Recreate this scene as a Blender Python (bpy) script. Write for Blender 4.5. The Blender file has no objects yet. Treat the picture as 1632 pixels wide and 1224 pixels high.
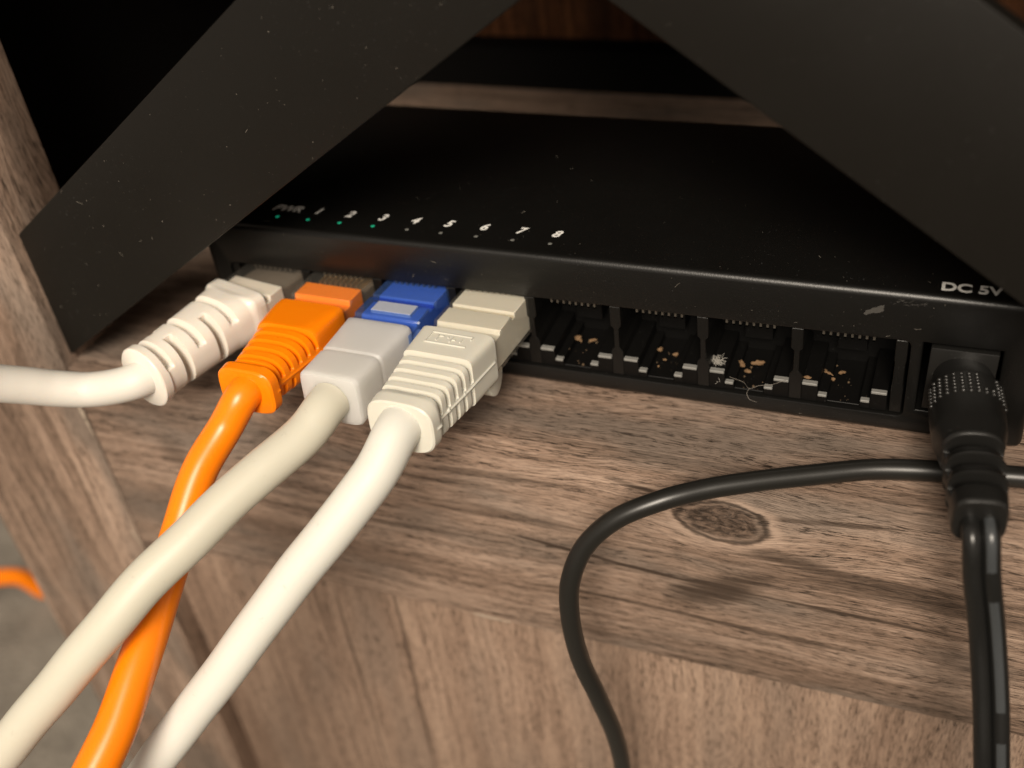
import bpy, bmesh, math, random
from mathutils import Vector, Matrix, noise

random.seed(4)
S = 0.001                      # everything below is written in millimetres
sc = bpy.context.scene
COL = sc.collection
R = math.radians

# ------------------------------------------------------------------ camera
cam_d = bpy.data.cameras.new("camera")
cam = bpy.data.objects.new("camera", cam_d)
COL.objects.link(cam)
CR = ((0.9285772622, -0.1356764107, 0.3454506907),
      (0.3538225931, 0.6046157536, -0.7136170984),
      (-0.1120439231, 0.7848768706, 0.6094378207))
mw = Matrix(CR).to_4x4()
mw.translation = Vector((61.184, -138.770, 117.493)) * S
cam.matrix_world = mw
cam_d.sensor_width = 36.0
cam_d.lens = 1818.447 / 1632 * 36.0
cam_d.clip_start = 0.005
cam_d.clip_end = 20
cam_d.dof.use_dof = True
cam_d.dof.focus_distance = 0.169
cam_d.dof.aperture_fstop = 13.5
sc.camera = cam

# ------------------------------------------------------------------ world and lamps
world = bpy.data.worlds.new("World")
sc.world = world
world.use_nodes = True
bg = world.node_tree.nodes["Background"]
bg.inputs[0].default_value = (1.0, 0.86, 0.72, 1)
bg.inputs[1].default_value = 0.31


def area(name, loc, target, size, power, color):
    d = bpy.data.lights.new(name, 'AREA')
    d.shape = 'DISK'
    d.size = size * S
    d.energy = power
    d.color = color
    o = bpy.data.objects.new(name, d)
    COL.objects.link(o)
    o.location = Vector(loc) * S
    v = Vector(target) * S - o.location
    o.rotation_euler = v.to_track_quat('-Z', 'Y').to_euler()
    return o


lamp = area("ceiling_lamp", (60, -700, 580), (-108, -30, 0), 600, 1.48, (1.0, 0.885, 0.74))
lamp.data.spread = R(38)
sc.view_settings.view_transform = 'Standard'
sc.view_settings.look = 'None'
sc.view_settings.exposure = 0
sc.view_settings.gamma = 1

# ------------------------------------------------------------------ materials


class NT:
    def __init__(self, name):
        self.m = bpy.data.materials.new(name)
        self.m.use_nodes = True
        self.t = self.m.node_tree
        self.b = self.t.nodes["Principled BSDF"]

    def n(self, kind, **kw):
        nd = self.t.nodes.new(kind)
        for k, v in kw.items():
            setattr(nd, k, v)
        return nd

    def link(self, a, b):
        self.t.links.new(a, b)

    def setin(self, sock, v):
        if hasattr(v, 'is_linked') or hasattr(v, 'links'):
            self.link(v, sock)
        else:
            sock.default_value = v

    def math(self, op, a, b=0.0, c=None, clamp=False):
        nd = self.n('ShaderNodeMath', operation=op, use_clamp=clamp)
        self.setin(nd.inputs[0], a)
        self.setin(nd.inputs[1], b)
        if c is not None:
            self.setin(nd.inputs[2], c)
        return nd.outputs[0]

    def comb(self, x, y, z):
        nd = self.n('ShaderNodeCombineXYZ')
        for i, v in enumerate((x, y, z)):
            self.setin(nd.inputs[i], v)
        return nd.outputs[0]

    def coords(self, kind='Object'):
        tc = self.n('ShaderNodeTexCoord')
        sp = self.n('ShaderNodeSeparateXYZ')
        self.link(tc.outputs[kind], sp.inputs[0])
        k = 1000.0 if kind == 'Object' else 1.0
        return [self.math('MULTIPLY', sp.outputs[i], k) for i in range(3)]

    def noise(self, vec, scale=1.0, detail=3.0, rough=0.55, dist=0.0):
        nd = self.n('ShaderNodeTexNoise')
        self.setin(nd.inputs['Vector'], vec)
        nd.inputs['Scale'].default_value = scale
        nd.inputs['Detail'].default_value = detail
        nd.inputs['Roughness'].default_value = rough
        nd.inputs['Distortion'].default_value = dist
        return nd.outputs[0]

    def ramp(self, fac, stops, mode='LINEAR'):
        nd = self.n('ShaderNodeValToRGB')
        nd.color_ramp.interpolation = mode
        e = nd.color_ramp.elements
        while len(e) < len(stops):
            e.new(0.5)
        for el, (p, c) in zip(e, stops):
            el.position = p
            el.color = c if len(c) == 4 else (*c, 1)
        self.setin(nd.inputs[0], fac)
        return nd.outputs[0]

    def smooth(self, x, a, b):
        nd = self.n('ShaderNodeMapRange', interpolation_type='SMOOTHSTEP')
        self.setin(nd.inputs[0], x)
        nd.inputs[1].default_value = a
        nd.inputs[2].default_value = b
        return nd.outputs[0]

    def mix(self, fac, a, b, mode='MIX'):
        nd = self.n('ShaderNodeMix', data_type='RGBA', blend_type=mode)
        self.setin(nd.inputs[0], fac)
        for i, v in ((6, a), (7, b)):
            if isinstance(v, tuple):
                v = (*v, 1) if len(v) == 3 else v
            self.setin(nd.inputs[i], v)
        return nd.outputs[2]

    def bump(self, h, strength, dist_mm):
        nd = self.n('ShaderNodeBump')
        nd.inputs['Strength'].default_value = strength
        nd.inputs['Distance'].default_value = dist_mm * S
        self.setin(nd.inputs['Height'], h)
        self.link(nd.outputs[0], self.b.inputs['Normal'])

    def p(self, **kw):
        for k, v in kw.items():
            k = k.replace('_', ' ')
            if isinstance(v, tuple) and len(v) == 3 and k not in ('Subsurface Radius',):
                v = (*v, 1)
            self.setin(self.b.inputs[k], v)
        return self


CON_ORG = (14, 40, -172)


def wood(name, axis, dark, mid, light, grey, knots=(), smears=(), seed=0.0, spec=0.35):
    T = NT(name)
    x, y, z = [T.math('ADD', c, o) for c, o in zip(T.coords(), CON_ORG)]
    if axis == 'X':
        u, v, w = x, T.math('ADD', z, y), y
    else:
        u, v, w = z, T.math('ADD', x, y), y
    u = T.math('ADD', u, seed * 37.0)
    v0 = v
    # knots bend the grain round themselves
    kmask, kring, khalo = None, None, None
    for (ku, kv, a, b) in knots:
        du = T.math('DIVIDE', T.math('SUBTRACT', u, ku + seed * 37.0), a)
        dv = T.math('DIVIDE', T.math('SUBTRACT', v0, kv), b)
        wob = T.math('MULTIPLY', T.math('SUBTRACT', T.noise(T.comb(T.math('MULTIPLY', u, .22), T.math('MULTIPLY', v0, .35), 3.1), 1, 3), .5), .45)
        r2 = T.math('ADD', T.math('MULTIPLY', du, du), T.math('MULTIPLY', dv, dv))
        r = T.math('ADD', T.math('SQRT', r2), wob)
        pull = T.math('MULTIPLY', T.math('EXPONENT', T.math('MULTIPLY', r2, -0.28)), T.math('MULTIPLY', dv, -b * 0.55))
        v = T.math('ADD', v, pull)
        inside = T.smooth(r, 1.0, 0.72)
        outline = T.math('MULTIPLY', T.smooth(r, 0.86, 1.0), T.smooth(r, 1.16, 1.02))
        halo = T.math('MULTIPLY', T.smooth(r, 1.08, 1.2), T.smooth(r, 1.5, 1.22))
        khalo = halo if khalo is None else T.math('MAXIMUM', khalo, halo)
        kmask = inside if kmask is None else T.math('MAXIMUM', kmask, inside)
        kring = outline if kring is None else T.math('MAXIMUM', kring, outline)
    warp = T.noise(T.comb(T.math('MULTIPLY', u, .022), T.math('MULTIPLY', v, .05), seed), 1, 2)
    v = T.math('ADD', v, T.math('MULTIPLY', T.math('SUBTRACT', warp, .5), 5.5))
    broad = T.noise(T.comb(T.math('MULTIPLY', u, .010), T.math('MULTIPLY', v, .11), seed + 1), 1, 4, .6)
    mid_n = T.noise(T.comb(T.math('MULTIPLY', u, .035), T.math('MULTIPLY', v, .75), seed + 2), 1, 5, .62)
    fine = T.noise(T.comb(T.math('MULTIPLY', u, .16), T.math('MULTIPLY', v, 3.2), seed + 3), 1, 4, .6)
    pores = T.noise(T.comb(T.math('MULTIPLY', u, .40), T.math('MULTIPLY', v, 6.8), T.math('ADD', T.math('MULTIPLY', w, .6), seed + 4)), 1, 3, .6, .4)
    blot = T.noise(T.comb(T.math('MULTIPLY', u, .022), T.math('MULTIPLY', v, .07), seed + 5), 1, 3, .5)
    tone = T.math('ADD', T.math('MULTIPLY', broad, .40), T.math('ADD', T.math('MULTIPLY', mid_n, .32), T.math('MULTIPLY', fine, .28)))
    c = T.ramp(tone, [(.38, dark), (.49, mid), (.61, light)])
    c = T.mix(T.math('MULTIPLY', T.smooth(blot, .46, .66), .75), c, grey)
    pmask = T.smooth(pores, .52, .57)
    pden = T.math('MULTIPLY', pmask, T.math('ADD', .42, T.math('MULTIPLY', T.smooth(mid_n, .58, .40), .55)))
    c = T.mix(pden, c, tuple(d * .22 for d in dark))
    lmask = T.smooth(fine, .60, .72)
    c = T.mix(T.math('MULTIPLY', lmask, .25), c, tuple(min(1, l * 1.25) for l in light))
    for (su, sv, a, b, amt, slope) in smears:           # dark elongated patches mixed over the grain
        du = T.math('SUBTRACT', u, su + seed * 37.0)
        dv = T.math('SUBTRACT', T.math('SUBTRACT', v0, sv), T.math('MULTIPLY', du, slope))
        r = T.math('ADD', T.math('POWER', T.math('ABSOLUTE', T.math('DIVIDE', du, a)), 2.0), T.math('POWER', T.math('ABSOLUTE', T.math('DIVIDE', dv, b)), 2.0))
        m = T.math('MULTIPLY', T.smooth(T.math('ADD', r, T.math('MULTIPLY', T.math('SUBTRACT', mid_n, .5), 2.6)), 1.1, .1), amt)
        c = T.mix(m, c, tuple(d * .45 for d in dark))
    if knots:
        kn = T.noise(T.comb(T.math('MULTIPLY', u, .55), T.math('MULTIPLY', v0, 1.1), 9.0), 1, 5, .7, .8)
        kc = T.ramp(kn, [(.42, tuple(d * .2 for d in dark)), (.66, tuple(d * .62 for d in mid))])
        c = T.mix(T.math('MULTIPLY', kmask, .93), c, kc)
        c = T.mix(T.math('MULTIPLY', kring, .8), c, tuple(d * .22 for d in dark))
        c = T.mix(T.math('MULTIPLY', khalo, .55), c, light)
    T.p(Base_Color=c, Roughness=T.math('ADD', .40, T.math('MULTIPLY', fine, .16)), Specular_IOR_Level=spec)
    h = T.math('SUBTRACT', T.math('MULTIPLY', fine, .6), T.math('MULTIPLY', pmask, .8))
    h = T.math('ADD', h, T.math('MULTIPLY', T.noise(T.comb(T.math('MULTIPLY', u, .9), T.math('MULTIPLY', v, 5.0), seed), 1, 2), .5))
    T.bump(h, .55, .10)
    return T.m


W_DARK, W_MID, W_LIGHT, W_GREY = (.108, .071, .050), (.283, .194, .143), (.465, .338, .260), (.190, .153, .126)
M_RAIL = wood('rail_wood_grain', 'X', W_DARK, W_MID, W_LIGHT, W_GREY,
              knots=[(33.5, -9.4 - 15.3, 6.9, 4.0)],
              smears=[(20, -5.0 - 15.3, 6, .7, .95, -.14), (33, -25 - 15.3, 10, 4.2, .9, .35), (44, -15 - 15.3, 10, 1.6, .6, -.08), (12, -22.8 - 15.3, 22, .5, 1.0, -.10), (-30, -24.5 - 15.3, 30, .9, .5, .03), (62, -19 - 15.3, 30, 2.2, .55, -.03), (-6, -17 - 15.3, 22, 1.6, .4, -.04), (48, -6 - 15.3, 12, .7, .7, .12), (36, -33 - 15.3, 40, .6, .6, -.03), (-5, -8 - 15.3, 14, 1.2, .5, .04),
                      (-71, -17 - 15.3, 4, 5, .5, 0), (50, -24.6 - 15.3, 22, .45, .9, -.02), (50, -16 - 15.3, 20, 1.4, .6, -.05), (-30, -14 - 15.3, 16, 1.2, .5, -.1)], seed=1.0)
M_POST = wood('post_wood_grain', 'Z', W_DARK, W_MID, W_LIGHT, W_GREY, seed=2.3)
M_PANEL = wood('panel_wood_grain', 'Z', (.19, .127, .092), (.300, .205, .150), (.40, .285, .212), (.26, .188, .144), seed=5.1,
               smears=[(-70, -44, 70, .55, .9, .02), (-90, -58, 70, .45, .8, .0)])
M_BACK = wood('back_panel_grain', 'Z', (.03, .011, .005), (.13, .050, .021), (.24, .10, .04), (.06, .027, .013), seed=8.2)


def black_plastic(name, base, rough, bump_scale, bump_str, dist=.03, spec=.5, var=.0):
    T = NT(name)
    x, y, z = T.coords()
    v = T.comb(x, y, z)
    spk = T.smooth(T.noise(v, 2.6, 2, .5), .70, .76)
    spk = T.math('MULTIPLY', spk, T.smooth(T.noise(v, .06, 3, .6), .40, .62))
    T.p(Base_Color=T.mix(T.math('MULTIPLY', spk, .55), base, tuple(.05 + b * 2 for b in base)), Specular_IOR_Level=spec)
    sm = T.noise(v, .09, 4, .6)
    T.p(Roughness=T.math('ADD', rough - .06, T.math('MULTIPLY', sm, .14)))
    T.bump(T.noise(v, bump_scale, 2, .5), bump_str, dist)
    return T.m


M_CASE = black_plastic('black_textured_plastic', (.004, .0038, .0034), .36, 3.2, .42, .05)
M_PORT = black_plastic('black_socket_plastic', (.0032, .003, .0028), .5, 1.5, .1, .03, .22)
M_BAR = black_plastic('black_painted_bar', (.0085, .0074, .006), .44, .8, .18, .05, .26)
M_RUBBER = black_plastic('black_rubber', (.009, .0087, .008), .37, 2.2, .3, .04, .55)
M_STUD = black_plastic('shiny_rubber_stud', (.014, .0135, .0125), .30, 2.2, .1, .03, .6)
M_WIRE = black_plastic('black_vinyl_jacket', (.010, .010, .0095), .26, 1.2, .08, .02, .5)
M_CORD = black_plastic('black_cord_jacket', (.013, .0125, .011), .33, 1.4, .12, .02, .5)
M_VOID = black_plastic('black_interior_shade', (.003, .0026, .0022), .8, .5, .1, .03, .1)  # flat black stands in for the unlit interior


def plastic(name, base, rough=.4, sss=.12, rad=(1.2, .8, .5), spec=.45, dirt=.0, bump=.06, dirt_col=(.25, .22, .17)):
    T = NT(name)
    x, y, z = T.coords()
    v = T.comb(x, y, z)
    c = base
    if dirt:
        d1 = T.smooth(T.noise(v, .45, 5, .7), .60, .78)
        d2 = T.smooth(T.noise(v, .10, 3, .6), .35, .75)
        c = T.mix(T.math('MULTIPLY', d2, dirt * .35), base, tuple(k * .82 for k in base))
        c = T.mix(T.math('MULTIPLY', d1, dirt), c, dirt_col)
    T.p(Base_Color=c, Specular_IOR_Level=spec, Subsurface_Weight=sss, Subsurface_Scale=.001)
    T.b.inputs['Subsurface Radius'].default_value = rad
    T.p(Roughness=T.math('ADD', rough - .07, T.math('MULTIPLY', T.noise(v, .35, 4, .6), .14)))
    T.bump(T.noise(v, .9, 3, .6), bump, .08)
    return T.m


M_IVORY = plastic('ivory_boot_plastic', (.67, .65, .57), .40, .15, dirt=.10)
M_IVORY_CABLE = plastic('ivory_cable_jacket', (.67, .66, .605), .52, .12, dirt=.22)
M_CREAM_CABLE = plastic('cream_cable_jacket', (.57, .545, .455), .47, .12, dirt=.22)
M_WHITE = plastic('white_boot_plastic', (.76, .71, .635), .32, .25, dirt=.06)
M_WHITE_CABLE = plastic('white_cable_jacket', (.66, .64, .59), .52, .15, dirt=.14)
M_ORANGE = plastic('orange_plastic', (.93, .225, .002), .30, .12, (1.6, .4, .1), dirt=.05, dirt_col=(.45, .10, .01))
M_FROST = plastic('frosted_sleeve_plastic', (.83, .82, .79), .42, .9, (4.0, 4.0, 4.0), dirt=.05)
_nt = M_FROST.node_tree                      # a share of the light passes straight through the frosted wall
_out = [n for n in _nt.nodes if n.type == 'OUTPUT_MATERIAL'][0]
_tr, _tl, _m1, _m2 = (_nt.nodes.new(k) for k in ('ShaderNodeBsdfTransparent', 'ShaderNodeBsdfTranslucent', 'ShaderNodeMixShader', 'ShaderNodeMixShader'))
_tr.inputs[0].default_value = (.93, .93, .92, 1)
_tl.inputs[0].default_value = (.85, .85, .83, 1)
_m1.inputs[0].default_value = .30
_m2.inputs[0].default_value = .10
_nt.links.new(_nt.nodes['Principled BSDF'].outputs[0], _m1.inputs[1])
_nt.links.new(_tl.outputs[0], _m1.inputs[2])
_nt.links.new(_m1.outputs[0], _m2.inputs[1])
_nt.links.new(_tr.outputs[0], _m2.inputs[2])
_nt.links.new(_m2.outputs[0], _out.inputs[0])
M_LINT = plastic('grey_lint', (.42, .40, .36), .9, 0)
M_CRUMB = plastic('brown_crumb', (.17, .10, .048), .8, .1)
M_GRIT = plastic('dark_grit', (.10, .065, .035), .9, 0)
M_CARPET_T = NT('grey_carpet')
_x, _y, _z = M_CARPET_T.coords()
_c = M_CARPET_T.ramp(M_CARPET_T.noise(M_CARPET_T.comb(_x, _y, _z), .08, 6, .7), [(.35, (.15, .132, .108)), (.65, (.235, .208, .172))])
M_CARPET_T.p(Base_Color=_c, Roughness=.95)
M_CARPET_T.bump(M_CARPET_T.noise(M_CARPET_T.comb(_x, _y, _z), .5, 3), .8, 1.5)
M_CARPET = M_CARPET_T.m


def simple(name, base, rough=.5, metal=0.0, emit=None, es=0.0, trans=0.0, ior=1.45):
    T = NT(name)
    x, y, z = T.coords()
    v = T.comb(x, y, z)
    f = T.noise(v, 1.3, 3, .6)
    c = T.mix(f, tuple(k * .85 for k in base), tuple(min(1, k * 1.1) for k in base))
    T.p(Base_Color=c, Metallic=metal, Transmission_Weight=trans, IOR=ior)
    T.p(Roughness=T.math('ADD', rough - .04, T.math('MULTIPLY', f, .08)))
    if emit:
        T.p(Emission_Color=emit, Emission_Strength=es)
    return T.m


M_PRINT = simple('white_print', (.82, .81, .78), .6)
M_LIT_LEDGE = simple('lit_ledge_grey', (.21, .207, .195), .45)  # grey puts the light on the ledge fronts into their colour
M_HAIR = simple('fine_hair', (.20, .18, .155), .6)
M_PIN = simple('contact_metal', (.22, .20, .17), .35, .8)
M_GOLDPIN = simple('gold_contact', (.75, .52, .25), .3, .9)
M_LED_ON = simple('green_light_pipe', (.01, .22, .12), .4, 0, (.02, .62, .34), .28)
M_LED_OFF = simple('dull_light_pipe', (.14, .14, .13), .4)


def clear_plastic(name, tint, haze, haze_amt, rough=.09):
    """thin walled clear plastic: tinted see-through, fresnel gloss and a little milkiness"""
    T = NT(name)
    x, y, z = T.coords()
    f = T.noise(T.comb(x, y, z), .8, 3, .6)
    tr = T.n('ShaderNodeBsdfTransparent')
    tr.inputs[0].default_value = (*tint, 1)
    gl = T.n('ShaderNodeBsdfGlossy')
    T.setin(gl.inputs['Roughness'], T.math('ADD', rough - .03, T.math('MULTIPLY', f, .08)))
    fr = T.n('ShaderNodeFresnel')
    fr.inputs[0].default_value = 1.5
    m1 = T.n('ShaderNodeMixShader')
    ge = T.n('ShaderNodeNewGeometry')      # only the outer side of each wall reflects
    T.link(T.math('MULTIPLY', T.math('MULTIPLY', fr.outputs[0], .9), T.math('SUBTRACT', 1.0, ge.outputs['Backfacing'])), m1.inputs[0])
    T.link(tr.outputs[0], m1.inputs[1])
    T.link(gl.outputs[0], m1.inputs[2])
    T.p(Base_Color=haze, Roughness=.3)
    m2 = T.n('ShaderNodeMixShader')
    T.link(T.math('MULTIPLY', T.math('ADD', .6, T.math('MULTIPLY', f, .8)), haze_amt), m2.inputs[0])
    T.link(m1.outputs[0], m2.inputs[1])
    T.link(T.b.outputs[0], m2.inputs[2])
    out = [n for n in T.t.nodes if n.type == 'OUTPUT_MATERIAL'][0]
    T.link(m2.outputs[0], out.inputs[0])
    return T.m


M_CLEAR = clear_plastic('clear_plug_plastic', (.96, .945, .915), (.62, .58, .52), .05)
M_BLUE = clear_plastic('clear_blue_plug_plastic', (.50, .64, .95), (.13, .26, .66), .16)
M_BLUECORE = simple('deep_blue_core', (.10, .20, .52), .4)
M_PALE = simple('pale_strain_block', (.40, .43, .52), .45)
M_HOLD = simple('smoky_wire_holder', (.15, .125, .10), .4)
M_DUST = simple('pale_dust', (.19, .17, .14), .9)
M_SCUFF = simple('scuffed_plastic', (.06, .056, .05), .95)

TS = NT('striped_vinyl_jacket')               # grey printed dashes along one side of the lead
_u = TS.n('ShaderNodeUVMap')
_sp = TS.n('ShaderNodeSeparateXYZ')
TS.link(_u.outputs[0], _sp.inputs[0])
uu, vv = _sp.outputs[0], _sp.outputs[1]
_saw = TS.math('FRACT', TS.math('DIVIDE', TS.math('ADD', uu, 9.0), 21.0))
_dash = TS.math('MULTIPLY', TS.smooth(_saw, .0, .012), TS.smooth(_saw, .80, .79))
_band = TS.math('MULTIPLY', TS.smooth(vv, .14, .155), TS.smooth(vv, .31, .295))
_hat = TS.math('FRACT', TS.math('ADD', TS.math('MULTIPLY', uu, 2.6), TS.math('MULTIPLY', vv, 9.0)))
_hat = TS.math('ADD', .55, TS.math('MULTIPLY', TS.smooth(TS.math('ABSOLUTE', TS.math('SUBTRACT', _hat, .5)), .12, .3), .45))
_col = TS.mix(TS.math('MULTIPLY', TS.math('MULTIPLY', _dash, _band), _hat), (.010, .010, .0095), (.055, .060, .064))
TS.p(Base_Color=_col, Roughness=.28)
M_STRIPE = TS.m

# ------------------------------------------------------------------ builders


def tag(o, label=None, cat=None, group=None, kind=None):
    if label:
        o['label'] = label
    if cat:
        o['category'] = cat
    if group:
        o['group'] = group
    if kind:
        o['kind'] = kind
    return o


def empty(name, loc, label=None, cat=None, group=None, kind=None):
    o = bpy.data.objects.new(name, None)
    o.empty_display_size = .005
    COL.objects.link(o)
    o.location = Vector(loc) * S
    return tag(o, label, cat, group, kind)


def origin_of(o):
    v = Vector((0, 0, 0))
    while o:
        v += o.location
        o = o.parent
    return v


class MB:
    """collects vertices (world millimetres) and faces of one mesh"""

    def __init__(self, mat=None):
        self.v, self.f, self.uv = [], [], {}
        self.M = mat or Matrix.Identity(4)

    def add(self, verts, faces):
        k = len(self.v)
        self.v += [self.M @ Vector(p) for p in verts]
        self.f += [tuple(i + k for i in f) for f in faces]

    def box(self, x0, x1, y0, y1, z0, z1):
        self.add([(x0, y0, z0), (x1, y0, z0), (x1, y1, z0), (x0, y1, z0), (x0, y0, z1), (x1, y0, z1), (x1, y1, z1), (x0, y1, z1)],
                 [(3, 2, 1, 0), (4, 5, 6, 7), (0, 1, 5, 4), (1, 2, 6, 5), (2, 3, 7, 6), (3, 0, 4, 7)])

    def prism(self, pts, a, b, plane='xz'):
        """polygon extruded along the missing axis from a to b"""
        def P(p, q):
            return {'xz': (p[0], q, p[1]), 'xy': (p[0], p[1], q), 'yz': (q, p[0], p[1])}[plane]
        n = len(pts)
        self.add([P(p, a) for p in pts] + [P(p, b) for p in pts],
                 [tuple(range(n))[::-1], tuple(range(n, 2 * n))] + [(i, (i + 1) % n, n + (i + 1) % n, n + i) for i in range(n)])

    def rings(self, rings, cap=True):
        n = len(rings[0])
        vs = [p for r in rings for p in r]
        fs = []
        for i in range(len(rings) - 1):
            for j in range(n):
                a, b = i * n + j, i * n + (j + 1) % n
                fs.append((a, b, b + n, a + n))
        if cap:
            fs.append(tuple(range(n))[::-1])
            fs.append(tuple(range((len(rings) - 1) * n, len(rings) * n)))
        self.add(vs, fs)

    def ball(self, c, r, seg=6, ring=4, sq=(1, 1, 1)):
        vs, fs = [], []
        for i in range(ring + 1):
            th = math.pi * i / ring
            for j in range(seg):
                ph = 2 * math.pi * j / seg
                vs.append((c[0] + r * sq[0] * math.sin(th) * math.cos(ph), c[1] + r * sq[1] * math.sin(th) * math.sin(ph), c[2] + r * sq[2] * math.cos(th)))
        for i in range(ring):
            for j in range(seg):
                a, b = i * seg + j, i * seg + (j + 1) % seg
                fs.append((a, b, b + seg, a + seg))
        self.add(vs, fs)

    def build(self, name, mat, parent=None, bevel=0, seg=2, smooth=35, label=None):
        off = origin_of(parent) if parent else Vector((0, 0, 0))
        me = bpy.data.meshes.new(name)
        bm = bmesh.new()
        bv = [bm.verts.new(p * S - off) for p in self.v]
        for f in self.f:
            try:
                bm.faces.new([bv[i] for i in f])
            except ValueError:
                pass
        bmesh.ops.remove_doubles(bm, verts=bm.verts, dist=1e-7)
        bmesh.ops.recalc_face_normals(bm, faces=bm.faces)
        if bevel:
            ed = [e for e in bm.edges if len(e.link_faces) == 2 and e.calc_face_angle(0) > R(30)]
            bmesh.ops.bevel(bm, geom=ed, offset=bevel * S, segments=seg, profile=.5, affect='EDGES', clamp_overlap=True)
        bm.to_mesh(me)
        bm.free()
        finish(me, mat, smooth)
        o = bpy.data.objects.new(name, me)
        COL.objects.link(o)
        o.parent = parent
        if label:
            o['label'] = label
        return o


def finish(me, mat, smooth=35):
    if mat:
        me.materials.append(mat)
    if smooth:
        me.polygons.foreach_set('use_smooth', [True] * len(me.polygons))
        me.set_sharp_from_angle(angle=R(smooth))


def catmull(pts, step):
    """sampled centripetal spline through tuples of any length"""
    P = [Vector(p[:3]) for p in pts]
    ext = [p[3:] for p in pts]
    P = [P[0] * 2 - P[1]] + P + [P[-1] * 2 - P[-2]]
    ext = [ext[0]] + ext + [ext[-1]]
    out = []
    for i in range(1, len(P) - 2):
        p0, p1, p2, p3 = P[i - 1:i + 3]
        n = max(2, int((p2 - p1).length / step))
        t0 = 0
        t1 = t0 + max((p1 - p0).length, 1e-6) ** .5
        t2 = t1 + max((p2 - p1).length, 1e-6) ** .5
        t3 = t2 + max((p3 - p2).length, 1e-6) ** .5
        for k in range(n + (1 if i == len(P) - 3 else 0)):
            t = t1 + (t2 - t1) * k / n
            a1 = p0 * ((t1 - t) / (t1 - t0)) + p1 * ((t - t0) / (t1 - t0))
            a2 = p1 * ((t2 - t) / (t2 - t1)) + p2 * ((t - t1) / (t2 - t1))
            a3 = p2 * ((t3 - t) / (t3 - t2)) + p3 * ((t - t2) / (t3 - t2))
            b1 = a1 * ((t2 - t) / (t2 - t0)) + a2 * ((t - t0) / (t2 - t0))
            b2 = a2 * ((t3 - t) / (t3 - t1)) + a3 * ((t - t1) / (t3 - t1))
            c = b1 * ((t2 - t) / (t2 - t1)) + b2 * ((t - t1) / (t2 - t1))
            f = k / n
            e = tuple(x * (1 - f) + y * f for x, y in zip(ext[i], ext[i + 1]))
            out.append((c, e))
    return out


def tube(name, pts, mat, parent, n=24, step=.8, lump=0.0, seed=0, off=(0, 0), uvs=False, up0=(0, 0, 1), wave=0.0, wl=14.0):
    """pts: (x, y, z, radius)"""
    sm = catmull(pts, step)
    C = [c for c, _ in sm]
    rad = [e[0] for _, e in sm]
    # smooth the parallel-transported frame
    T = [(C[min(i + 1, len(C) - 1)] - C[max(i - 1, 0)]).normalized() for i in range(len(C))]
    nrm = Vector(up0)
    nrm = (nrm - T[0] * nrm.dot(T[0])).normalized()
    rings, arc = [], 0
    us = []
    for i, c in enumerate(C):
        nrm = (nrm - T[i] * nrm.dot(T[i])).normalized()
        b = T[i].cross(nrm)
        if i:
            arc += (C[i] - C[i - 1]).length
        us.append(arc)
        cc = c + b * off[0] + nrm * off[1]
        if wave:
            cc = cc + b * (wave * math.sin(arc / wl * 6.283 + seed)) + nrm * (wave * .7 * math.sin(arc / wl * 5.1 + seed * 2))
        ring = []
        for j in range(n):
            a = 2 * math.pi * j / n
            r = rad[i]
            if lump:
                r *= 1 + lump * noise.noise(Vector((arc * .16 + seed * 9, math.cos(a) * .6, math.sin(a) * .6))) + lump * .6 * math.sin(arc / 15 * 6.283 + a + seed)
            ring.append(cc + b * (r * math.cos(a)) + nrm * (r * math.sin(a)))
        rings.append(ring)
    mb = MB()
    mb.rings(rings)
    o = mb.build(name, mat, parent, smooth=60)
    if uvs:
        me = o.data
        uvl = me.uv_layers.new(name='UVMap')
        # vertex order is kept ring by ring
        for pl in me.polygons:
            if len(pl.vertices) != 4:
                continue
            js = [vi % n for vi in pl.vertices]
            wrap = max(js) == n - 1 and min(js) == 0
            for li, vi in zip(pl.loop_indices, pl.vertices):
                j = vi % n
                v = (1.0 if (wrap and j == 0) else j / n)
                uvl.data[li].uv = (us[vi // n], v)
    return o


def frame(X, Z, yaw, pitch, Y=0.0):
    """local axes (s, h, t): s sideways, h up, t outward from the socket"""
    y, p = R(yaw), R(pitch)
    T = Vector((math.sin(y) * math.cos(p), -math.cos(y) * math.cos(p), math.sin(p)))
    Sx = Vector((math.cos(y), math.sin(y), 0))
    H = Sx.cross(-T)
    m = Matrix(((Sx.x, H.x, T.x, X), (Sx.y, H.y, T.y, Y), (Sx.z, H.z, T.z, Z), (0, 0, 0, 1)))
    return m


def lerp_keys(keys, t):
    if t <= keys[0][0]:
        return keys[0][1:]
    for a, b in zip(keys, keys[1:]):
        if t <= b[0]:
            f = (t - a[0]) / max(1e-9, b[0] - a[0])
            return tuple(x + (y - x) * f for x, y in zip(a[1:], b[1:]))
    return keys[-1][1:]


def sst(x, a, b):
    t = min(1, max(0, (x - a) / (b - a)))
    return t * t * (3 - 2 * t)


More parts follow.
